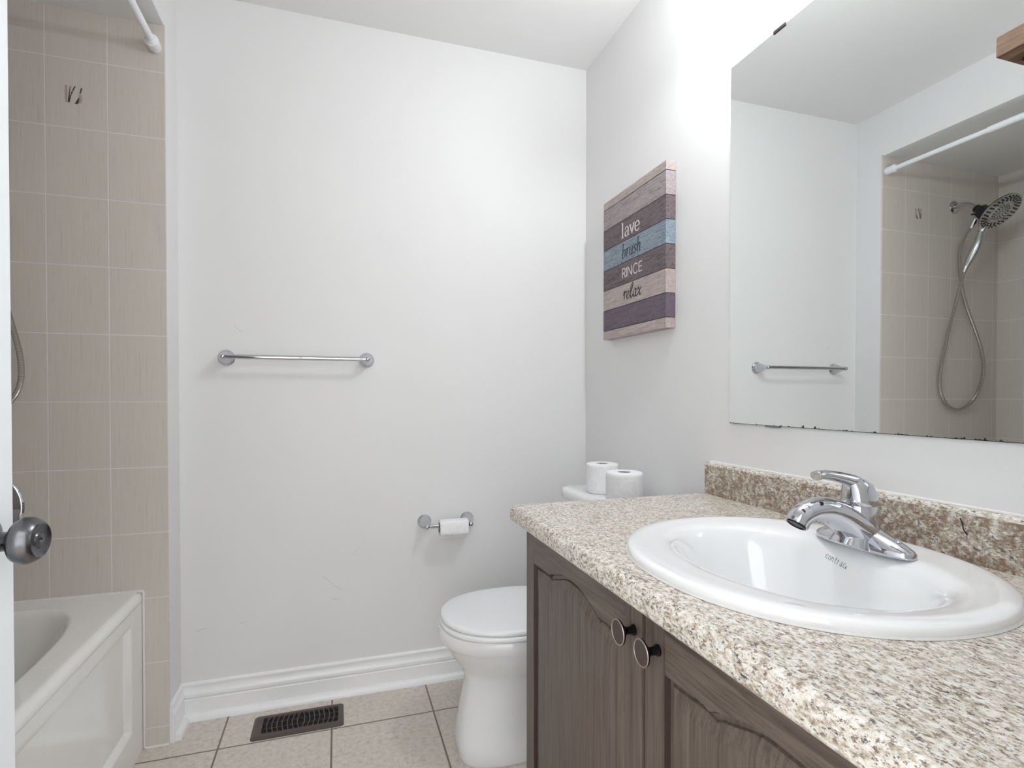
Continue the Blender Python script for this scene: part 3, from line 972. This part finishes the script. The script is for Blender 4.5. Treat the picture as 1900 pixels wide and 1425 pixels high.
loft(bm, [rect_pts(XF + 0.05, xb, yA, yB, CT), ov(CT), ov(CT - 0.03), rect_pts(XF + 0.05, xb, yA, yB, CT - 0.03), rect_pts(XF + 0.05, xb, yA, yB, CT)], False, False)
finish('worktop', bm, M['laminate'], ct, angle=40)
bm = bmesh.new()
BT = 0.907
pr = [(xb, CT - 0.03), (xb, BT - 0.007), (xb + 0.001, BT - 0.0035), (xb + 0.0035, BT - 0.001), (xb + 0.007, BT), (W - 0.0015, BT), (W - 0.0015, CT - 0.03)]
# small cove at the foot
pr = [(xb, CT - 0.03), (xb - 0.0005, CT), (xb, CT + 0.006)] + pr[1:]
loft(bm, [[V(x, yA, z) for x, z in pr], [V(x, yB, z) for x, z in pr]])
finish('backsplash', bm, M['laminate'], ct, angle=40)
bm = bmesh.new()
tube(bm, [V(W - 0.0015, yA, BT + 0.0005), V(W - 0.0015, yB, BT + 0.0005)], 0.0032, 8)
finish('caulk_bead', bm, M['caulk'], ct)
bm = bmesh.new()
hp = smooth_path([(xb - 0.0006, 0.617, 0.891), (xb - 0.0006, 0.6135, 0.882), (xb - 0.0006, 0.612, 0.874), (xb - 0.0006, 0.606, 0.865)], 5)
tube(bm, hp, [0.0009] * len(hp), 8)
finish('scratch', bm, M['bronze'], ct)

# ------------------------------------------------------------------ sink
sk = root('sink', 'white oval drop-in bathroom sink with small printed wording', 'sink', (SX, SY, CT))
raw = [  # cx offset, a, b, z
    (0.0, 0.2450, 0.2715, CT + 0.0004), (0.0, 0.2475, 0.2742, CT + 0.004), (0.0, 0.2478, 0.2745, CT + 0.009), (0.0, 0.2450, 0.2715, CT + 0.0135),
    (0.0, 0.2380, 0.2645, CT + 0.0162), (0.0, 0.2280, 0.2545, CT + 0.0168), (-0.001, 0.205, 0.2400, CT + 0.0150), (-0.002, 0.180, 0.2250, CT + 0.0125),
    (-0.004, 0.165, 0.2150, CT + 0.0085), (-0.006, 0.153, 0.2070, CT + 0.0010), (-0.008, 0.143, 0.1980, CT - 0.014), (-0.010, 0.132, 0.1850, CT - 0.040), (-0.012, 0.120, 0.1660, CT - 0.075),
    (-0.012, 0.105, 0.1400, CT - 0.108), (-0.010, 0.082, 0.1050, CT - 0.130), (-0.006, 0.052, 0.0620, CT - 0.142), (0.0, 0.024, 0.0240, CT - 0.147)]
# refine by Catmull-Rom
def refine(rows, n=4):
    P = [Vector(q) for q in rows]
    P = [P[0]] + P + [P[-1]]
    out = []
    for i in range(1, len(P) - 2):
        for k in range(n):
            s = k / n
            p0_, p1_, p2_, p3_ = P[i - 1:i + 3]
            out.append(0.5 * ((2 * p1_) + (p2_ - p0_) * s + (2 * p0_ - 5 * p1_ + 4 * p2_ - p3_) * s * s + (-p0_ + 3 * p1_ - 3 * p2_ + p3_) * s ** 3))
    out.append(P[-1])
    return out
raw4 = [Vector((q[0], q[1], q[2], q[3])) for q in raw]
rows = refine(raw4, 4)
bm = bmesh.new()
loft(bm, [sell(SX + q[0], SY, q[1], q[2], q[3], 2.12, 128) for q in rows], cap0=False, cap1=False)
finish('bowl', bm, M['porcelain'], sk, angle=80)
bm = bmesh.new()
lathe(bm, (SX, SY, CT - 0.150), (0, 0, 1), [(0, 0.0262), (0.0045, 0.0262), (0.0055, 0.023), (0.004, 0.018), (0.003, 0.002)], 40)
finish('drain', bm, M['chrome'], sk)
# white bead of sealant round the rim
bm = bmesh.new()
ring = sell(SX, SY, 0.2475, 0.2742, CT + 0.0005, 2.12, 128)
ring2 = sell(SX, SY, 0.2500, 0.2768, CT + 0.0004, 2.12, 128)
ring3 = sell(SX, SY, 0.2460, 0.2727, CT + 0.0030, 2.12, 128)
loft(bm, [ring3, ring2, ring], False, False)
finish('sealant_bead', bm, M['caulk'], sk)

def bowl_z(x, y):
    """height and slope of the bowl on the ray from its centre"""
    best = None
    for q, q2 in zip(rows, rows[1:]):
        def f(qq):
            return (abs((x - SX - qq[0]) / qq[1]) ** 2.12 + abs((y - SY) / qq[2]) ** 2.12)
        a, b = f(q), f(q2)
        if (a - 1) * (b - 1) <= 0 and q[3] < CT + 0.0168:
            s = (1 - a) / (b - a) if b != a else 0
            best = q[3] + (q2[3] - q[3]) * s
    return best if best is not None else CT

# printed lettering on the back slope: five-segment sans glyphs as thin tubes
GL = {
 'c': [[(0.85, 0.78), (0.6, 1.0), (0.25, 0.92), (0.08, 0.5), (0.25, 0.08), (0.6, 0.0), (0.85, 0.22)]],
 'o': [[(0.5, 1.0), (0.15, 0.85), (0.05, 0.5), (0.15, 0.15), (0.5, 0.0), (0.85, 0.15), (0.95, 0.5), (0.85, 0.85), (0.5, 1.0)]],
 'n': [[(0.1, 0), (0.1, 1.0)], [(0.1, 0.7), (0.4, 1.0), (0.75, 0.95), (0.85, 0.65), (0.85, 0)]],
 't': [[(0.45, 1.4), (0.45, 0.15), (0.6, 0.0), (0.8, 0.03)], [(0.1, 1.0), (0.85, 1.0)]],
 'r': [[(0.2, 0), (0.2, 1.0)], [(0.2, 0.6), (0.45, 0.95), (0.8, 1.0)]],
 'a': [[(0.12, 0.8), (0.4, 1.0), (0.75, 0.9), (0.8, 0.6), (0.8, 0.0)], [(0.8, 0.55), (0.35, 0.55), (0.08, 0.3), (0.25, 0.02), (0.55, 0.03), (0.8, 0.3)]],
}
bm = bmesh.new()
hgt_ = 0.0040; adv = 0.0057
ya = 0.7425
xt0 = 0.8245
def put_stroke(pts, w=0.00033):
    P = []
    for (px, py) in pts:
        y = px; x = xt0 + py
        z = bowl_z(x, y) + 0.0004
        P.append(V(x, y, z))
    tube(bm, P, w, 6)
for i, ch in enumerate('contrac'):
    for s in GL[ch]:
        put_stroke([(ya - (i * adv + px * 0.0041), py * hgt_) for px, py in s])
put_stroke([(ya - 7 * adv - 0.0004 - 0.0009 * math.cos(a), 0.001 + 0.0012 * math.sin(a)) for a in [2 * PI * k / 8 for k in range(9)]])
finish('lettering', bm, M['text_grey'], sk)

# ------------------------------------------------------------------ faucet
FY = 0.698; FB = CT + 0.0150
fc = root('faucet', 'chrome single-lever faucet on the back rim of the white sink', 'faucet', (0.858, FY, FB))
bm = bmesh.new()
def base_ring(s, z, a, b, n):
    return sell(0.858, FY, a, b, z, n, 64)
loft(bm, [base_ring(0, FB - 0.003, 0.0285, 0.0885, 2.3), base_ring(0, FB + 0.004, 0.0285, 0.0885, 2.3), base_ring(0, FB + 0.008, 0.0270, 0.0850, 2.25), base_ring(0, FB + 0.014, 0.0245, 0.074, 2.1),
          base_ring(0, FB + 0.020, 0.0230, 0.058, 2.0), base_ring(0, FB + 0.026, 0.022, 0.040, 2.0), base_ring(0, FB + 0.031, 0.020, 0.026, 2)])
finish('base_plate', bm, M['chrome'], fc, angle=50)
bm = bmesh.new()
lathe(bm, (0.853, FY, FB + 0.004), V(-0.04, 0, 1), [(0, 0.0345), (0.010, 0.0325), (0.022, 0.0300), (0.040, 0.0280), (0.062, 0.0272), (0.064, 0.0262), (0.066, 0.0262)], 56)
finish('body', bm, M['chrome'], fc, angle=45)
bm = bmesh.new()
sp = smooth_path([(0.850, FY, FB + 0.020), (0.828, FY, FB + 0.036), (0.800, FY, FB + 0.054), (0.772, FY, FB + 0.064), (0.745, FY, FB + 0.064), (0.724, FY, FB + 0.056), (0.714, FY, FB + 0.044)], 8)
n = len(sp)
rad = []
for i in range(n):
    s = i / (n - 1)
    rad.append(0.0300 * (1 - s) ** 1.1 + 0.0145 * (1 - (1 - s) ** 1.1) + 0.0025 * max(0, (s - 0.7)) / 0.3)
tube(bm, sp, rad, 28, side=(0, 1, 0), ratio=1.12)
# apron running from the spout's belly down to the plate
lathe(bm, (0.832, FY, FB - 0.002), V(0.35, 0, 1), [(0, 0.034), (0.012, 0.030), (0.030, 0.024), (0.042, 0.018)], 40)
spo = finish('spout', bm, M['chrome'], fc, angle=50)
bm = bmesh.new()
e = sp[-1]; edir = (sp[-1] - sp[-3]).normalized()
lathe(bm, e - edir * 0.003, edir, [(0, 0.0160), (0.0045, 0.0155), (0.005, 0.0130), (0.0035, 0.0125)], 28)
finish('aerator', bm, M['bronze'], spo)
bm = bmesh.new()
ho = V(0.8505, FY, FB + 0.0695)
loft(bm, [sell(ho.x + dx_, FY, a, b, ho.z + dz_, 2.1, 48) for dz_, a, b, dx_ in ((0, 0.0262, 0.0262, 0), (0.003, 0.0275, 0.0272, 0), (0.010, 0.0272, 0.0268, 0), (0.020, 0.0262, 0.0255, -0.001), (0.030, 0.0238, 0.0228, -0.004), (0.038, 0.0200, 0.0185, -0.009), (0.0435, 0.0140, 0.0130, -0.014), (0.0455, 0.006, 0.006, -0.017))])
# lever sweeping forward from the dome
lv = smooth_path([(0.862, FY, ho.z + 0.026), (0.838, FY, ho.z + 0.0385), (0.812, FY, ho.z + 0.046), (0.785, FY, ho.z + 0.0515), (0.766, FY, ho.z + 0.0535), (0.754, FY, ho.z + 0.0520)], 8)
n = len(lv)
rad = [0.0125 * (1 - i / (n - 1)) + 0.0056 * (i / (n - 1)) + (0.0022 * sstep(0.8, 0.95, i / (n - 1))) for i in range(n)]
tube(bm, lv, rad, 20, side=(0, 1, 0), ratio=1.35)
finish('lever', bm, M['chrome'], fc, angle=50)
bm = bmesh.new()
lathe(bm, (0.861, FY - 0.058, FB + 0.0135), V(0, -0.3, 1), [(0, 0.0035), (0.004, 0.0035), (0.006, 0.0055), (0.008, 0.005), (0.0085, 0.001)], 16)
finish('lift_rod', bm, M['chrome'], fc)

# ------------------------------------------------------------------ mirror
mi_ = root('wall_mirror', 'large frameless mirror on the wall above the sink counter', 'mirror', (W, 0.68, 1.0184))
bm = bmesh.new()
fs = box(bm, W - 0.006, W - 0.0005, 0.125, 1.182, 1.0184, 1.9461)
for f in fs:
    c = f.calc_center_median()
    f.material_index = 0 if abs(c.x - (W - 0.006)) < 1e-4 else 1
finish('glass', bm, [M['mirror'], M['mirror_edge']], mi_, smooth=False)
for (y0, y1, z0, z1, mt) in ((1.001, 1.037, 1.941, 1.949, 'black'), (0.25, 0.286, 1.941, 1.949, 'black'), (1.013, 1.055, 1.0150, 1.0200, 'clip'), (0.25, 0.29, 1.0150, 1.0200, 'clip')):
    bm = bmesh.new()
    box(bm, W - 0.0085, W - 0.0005, y0, y1, z0, z1)
    finish('clip', bm, M[mt], mi_, bevel=0.001)

# ------------------------------------------------------------------ plank picture with lettering
cv = root('canvas_print', 'square plank-patterned canvas print with four lettered lines on the right wall', 'picture', (0.973, 1.633, 1.55))
CX0, CX1, CY0, CY1 = 0.956, W - 0.001, 1.431, 1.835
bm = bmesh.new()
g = 0.0013
for k, (z1, z0, c) in enumerate(PL):
    a = z0 + (g if k < 7 else 0); b = z1 - (g if k > 0 else 0)
    box(bm, CX0, CX1, CY0, CY1, a, b, mi=k)
bmesh.ops.remove_doubles(bm, verts=bm.verts, dist=1e-7)
box(bm, CX0 + 0.0006, CX1 - 0.0006, CY0 + 0.0006, CY1 - 0.0006, 1.2995, 1.8065, mi=8)
finish('canvas', bm, PM + [M['plank_line']], cv, smooth=False)

def ribbon(bm, pts, wfun, yo, zo, sc, slant=0.0, n=7):
    """stroke in letter units drawn on the canvas face; x runs towards -y"""
    P3 = smooth_path([(x, y, 0) for x, y in pts], n) if len(pts) > 2 else [V(pts[0][0], pts[0][1], 0).lerp(V(pts[1][0], pts[1][1], 0), q / 6) for q in range(7)]
    L, R = [], []
    m = len(P3)
    for i, p in enumerate(P3):
        t_ = (P3[min(i + 1, m - 1)] - P3[max(i - 1, 0)])
        if t_.length < 1e-9:
            t_ = V(1, 0, 0)
        t_.normalize()
        w = wfun(t_.x, t_.y, i / (m - 1)) / 2
        nx, ny = -t_.y * w, t_.x * w
        L.append((p.x + nx, p.y + ny)); R.append((p.x - nx, p.y - ny))
    def to3(q, dx):
        x = q[0] + slant * q[1]
        return V(CX0 - dx, yo - x * sc, zo + q[1] * sc)
    loft(bm, [[to3(L[i], 0.0006), to3(R[i], 0.0006), to3(R[i], -0.0002), to3(L[i], -0.0002)] for i in range(m)])

def pen(thin, thick, ang):
    ca, sa = math.cos(ang), math.sin(ang)
    return lambda tx, ty, s: thin + (thick - thin) * abs(tx * sa - ty * ca)
upright = lambda tx, ty, s: 0.08 + 0.11 * abs(ty) ** 2

LAVE = [('l', 0.0, [[(0.22, 0.05), (0.22, 1.62)], [(0.02, 0.05), (0.42, 0.05)], [(0.03, 1.58), (0.25, 1.60)]]),
        ('a', 0.56, [[(0.12, 0.78), (0.25, 0.97), (0.50, 0.95), (0.60, 0.72), (0.60, 0.12)], [(0.60, 0.60), (0.28, 0.52), (0.08, 0.28), (0.22, 0.04), (0.45, 0.08), (0.60, 0.26)], [(0.58, 0.12), (0.78, 0.04)]]),
        ('v', 1.36, [[(0.12, 0.98), (0.42, 0.04)], [(0.42, 0.04), (0.72, 0.98)], [(-0.02, 0.98), (0.28, 0.98)], [(0.58, 0.98), (0.86, 0.98)]]),
        ('e', 2.22, [[(0.10, 0.52), (0.68, 0.54), (0.62, 0.86), (0.40, 0.99), (0.15, 0.84), (0.06, 0.50), (0.16, 0.14), (0.42, 0.01), (0.70, 0.18)]])]
BRUSH = [('b', 0.0, [[(0.12, 1.75), (0.14, 0.10), (0.36, 0.0), (0.56, 0.25), (0.58, 0.70), (0.42, 0.98), (0.14, 0.75)], [(0.00, 1.70), (0.14, 1.78)]]),
         ('r', 0.74, [[(0.14, 0.0), (0.14, 0.98)], [(0.02, 0.90), (0.14, 1.0)], [(0.14, 0.65), (0.30, 0.95), (0.46, 0.96)]]),
         ('u', 1.30, [[(0.10, 0.98), (0.10, 0.22), (0.24, 0.0), (0.42, 0.10), (0.52, 0.40)], [(0.52, 0.98), (0.52, 0.10), (0.64, 0.02)], [(0.0, 0.92), (0.10, 0.98)]]),
         ('s', 2.04, [[(0.46, 0.82), (0.28, 1.0), (0.10, 0.80), (0.26, 0.52), (0.44, 0.26), (0.24, 0.0), (0.04, 0.18)]]),
         ('h', 2.60, [[(0.12, 0.0), (0.12, 1.75)], [(0.0, 1.70), (0.12, 1.78)], [(0.12, 0.65), (0.32, 0.98), (0.48, 0.85), (0.50, 0.10), (0.62, 0.02)]])]
RINCE = [('R', 0.0, [[(0.10, 0.0), (0.10, 1.0)], [(0.10, 0.99), (0.42, 0.98), (0.60, 0.84), (0.58, 0.62), (0.40, 0.50), (0.10, 0.49)], [(0.36, 0.50), (0.66, 0.0)]]),
         ('I', 0.80, [[(0.06, 0.0), (0.06, 1.0)]]),
         ('N', 1.04, [[(0.08, 0.0), (0.08, 1.0)], [(0.08, 1.0), (0.76, 0.0)], [(0.76, 0.0), (0.76, 1.0)]]),
         ('C', 1.98, [[(0.86, 0.80), (0.62, 0.99), (0.30, 0.92), (0.08, 0.62), (0.10, 0.30), (0.34, 0.04), (0.64, 0.01), (0.86, 0.20)]]),
         ('E', 3.00, [[(0.08, 0.0), (0.08, 1.0)], [(0.08, 0.97), (0.60, 0.97)], [(0.08, 0.52), (0.54, 0.52)], [(0.08, 0.03), (0.62, 0.03)]])]
RELAX = [('r', 0.0, [[(0.0, 0.55), (0.10, 1.05), (0.20, 0.80), (0.16, 0.02)], [(0.18, 0.60), (0.32, 1.0), (0.48, 0.92), (0.50, 0.80)]]),
         ('e', 0.52, [[(0.0, 0.30), (0.26, 0.45), (0.42, 0.78), (0.28, 0.98), (0.10, 0.72), (0.08, 0.22), (0.26, 0.0), (0.50, 0.18), (0.62, 0.42)]]),
         ('l', 1.08, [[(0.02, 0.35), (0.28, 0.90), (0.44, 1.65), (0.30, 1.80), (0.16, 1.40), (0.14, 0.35), (0.26, 0.0), (0.44, 0.16), (0.52, 0.36)]]),
         ('a', 1.62, [[(0.46, 0.82), (0.28, 0.98), (0.08, 0.66), (0.08, 0.20), (0.22, 0.0), (0.42, 0.32), (0.50, 0.92)], [(0.50, 0.95), (0.44, 0.22), (0.56, 0.0), (0.74, 0.22)]]),
         ('x', 2.32, [[(0.0, 0.70), (0.12, 0.98), (0.26, 0.74), (0.36, 0.22), (0.50, 0.0), (0.68, 0.20)], [(0.58, 0.98), (0.30, 0.50), (0.02, 0.0)]])]
for word, zb_, sc, y0_, mt, pf, sl, sx in ((LAVE, 1.6415, 0.0330, 1.702, 'ink_white', upright, 0, 1.22), (BRUSH, 1.5710, 0.0285, 1.698, 'ink_navy', pen(0.045, 0.17, 0.3), 0.12, 1.32),
                                   (RINCE, 1.5020, 0.0330, 1.697, 'ink_white', lambda a, b, c: 0.095, 0, 1.10), (RELAX, 1.4250, 0.0270, 1.688, 'ink_dark', pen(0.05, 0.19, 0.5), 0.12, 1.46)):
    bm = bmesh.new()
    for ch, adv_, strokes in word:
        for s in strokes:
            ribbon(bm, [((adv_ + px) * sx, py) for px, py in s], pf, y0_, zb_, sc, sl)
    finish('lettering', bm, M[mt], cv, smooth=False)

# ------------------------------------------------------------------ vanity light above the mirror, with its wooden beam in front
vl = root('vanity_light', 'black-bracketed wooden beam of the light fixture, seen reflected in the mirror corner', 'light fixture', (W, 0.70, 2.12))
bm = bmesh.new(); box(bm, W - 0.022, W - 0.0005, 0.32, 1.10, 2.085, 2.150)
finish('wall_plate', bm, M['black'], vl, bevel=0.004)
bm = bmesh.new(); box(bm, 0.596, 0.700, 0.135, 0.751, 1.772, 1.813)
wb = finish('wood_beam', bm, M['beam'], vl, bevel=0.0012)
for y in (0.28, 0.60):
    bm = bmesh.new()
    tube(bm, smooth_path([(W - 0.02, y + 0.06, 2.105), (0.86, y + 0.03, 2.10), (0.70, y, 2.06), (0.652, y, 1.98), (0.648, y, 1.812)], 8), 0.006, 12)
    finish('arm', bm, M['black'], vl)
for y in (0.7245, 0.4435, 0.165):
    bm = bmesh.new()
    lathe(bm, (0.640, y, 1.7722), (0, 0, -1), [(0, 0.0135), (0.006, 0.0135), (0.009, 0.011), (0.010, 0.002)], 28)
    finish('bolt', bm, M['black'], wb)
for y in (1.05, 0.93):
    bm = bmesh.new()
    lathe(bm, (W - 0.021, y, 2.118), (-1, 0, 0), [(0, 0.018), (0.03, 0.018), (0.08, 0.019), (0.098, 0.019)], 28)
    finish('socket', bm, M['black'], vl)
    t = NT('lit_bulb')
    t.b.inputs['Base Color'].default_value = (1, 1, 1, 1)
    t.b.inputs['Emission Color'].default_value = (*BULB_COLOR, 1)
    t.b.inputs['Emission Strength'].default_value = BULB_POWER
    bm = bmesh.new()
    lathe(bm, (W - 0.116, y, 2.118), (-1, 0, 0), [(0, 0.014)] + [(0.022 - 0.021 * math.cos(a * PI / 14), max(1e-5, 0.021 * math.sin(a * PI / 14))) for a in range(3, 15)], 28)
    finish('bulb', bm, t.m, vl)


# ------------------------------------------------------------------ unseen landing wall and window bars, added for the chrome to reflect
bm = bmesh.new()
HY = -1.30
box(bm, -1.45, W + 0.12, HY - 0.1, HY, 0, 0.55)
box(bm, -1.45, -0.85, HY - 0.1, HY, 0.55, HC)
box(bm, 0.75, W + 0.12, HY - 0.1, HY, 0.55, HC)
box(bm, -0.85, 0.75, HY - 0.1, HY, 2.25, HC)
struct(finish('wall_hall_added', bm, M['wall'], smooth=False))
bm = bmesh.new()
for x in (-0.85, -0.34, 0.20, 0.71):
    box(bm, x, x + 0.04, HY - 0.06, HY - 0.02, 0.55, 2.25)
for z in (0.55, 1.38, 2.21):
    box(bm, -0.85, 0.75, HY - 0.055, HY - 0.025, z, z + 0.04)
struct(finish('window_added_1', bm, M['pewter'], smooth=False))
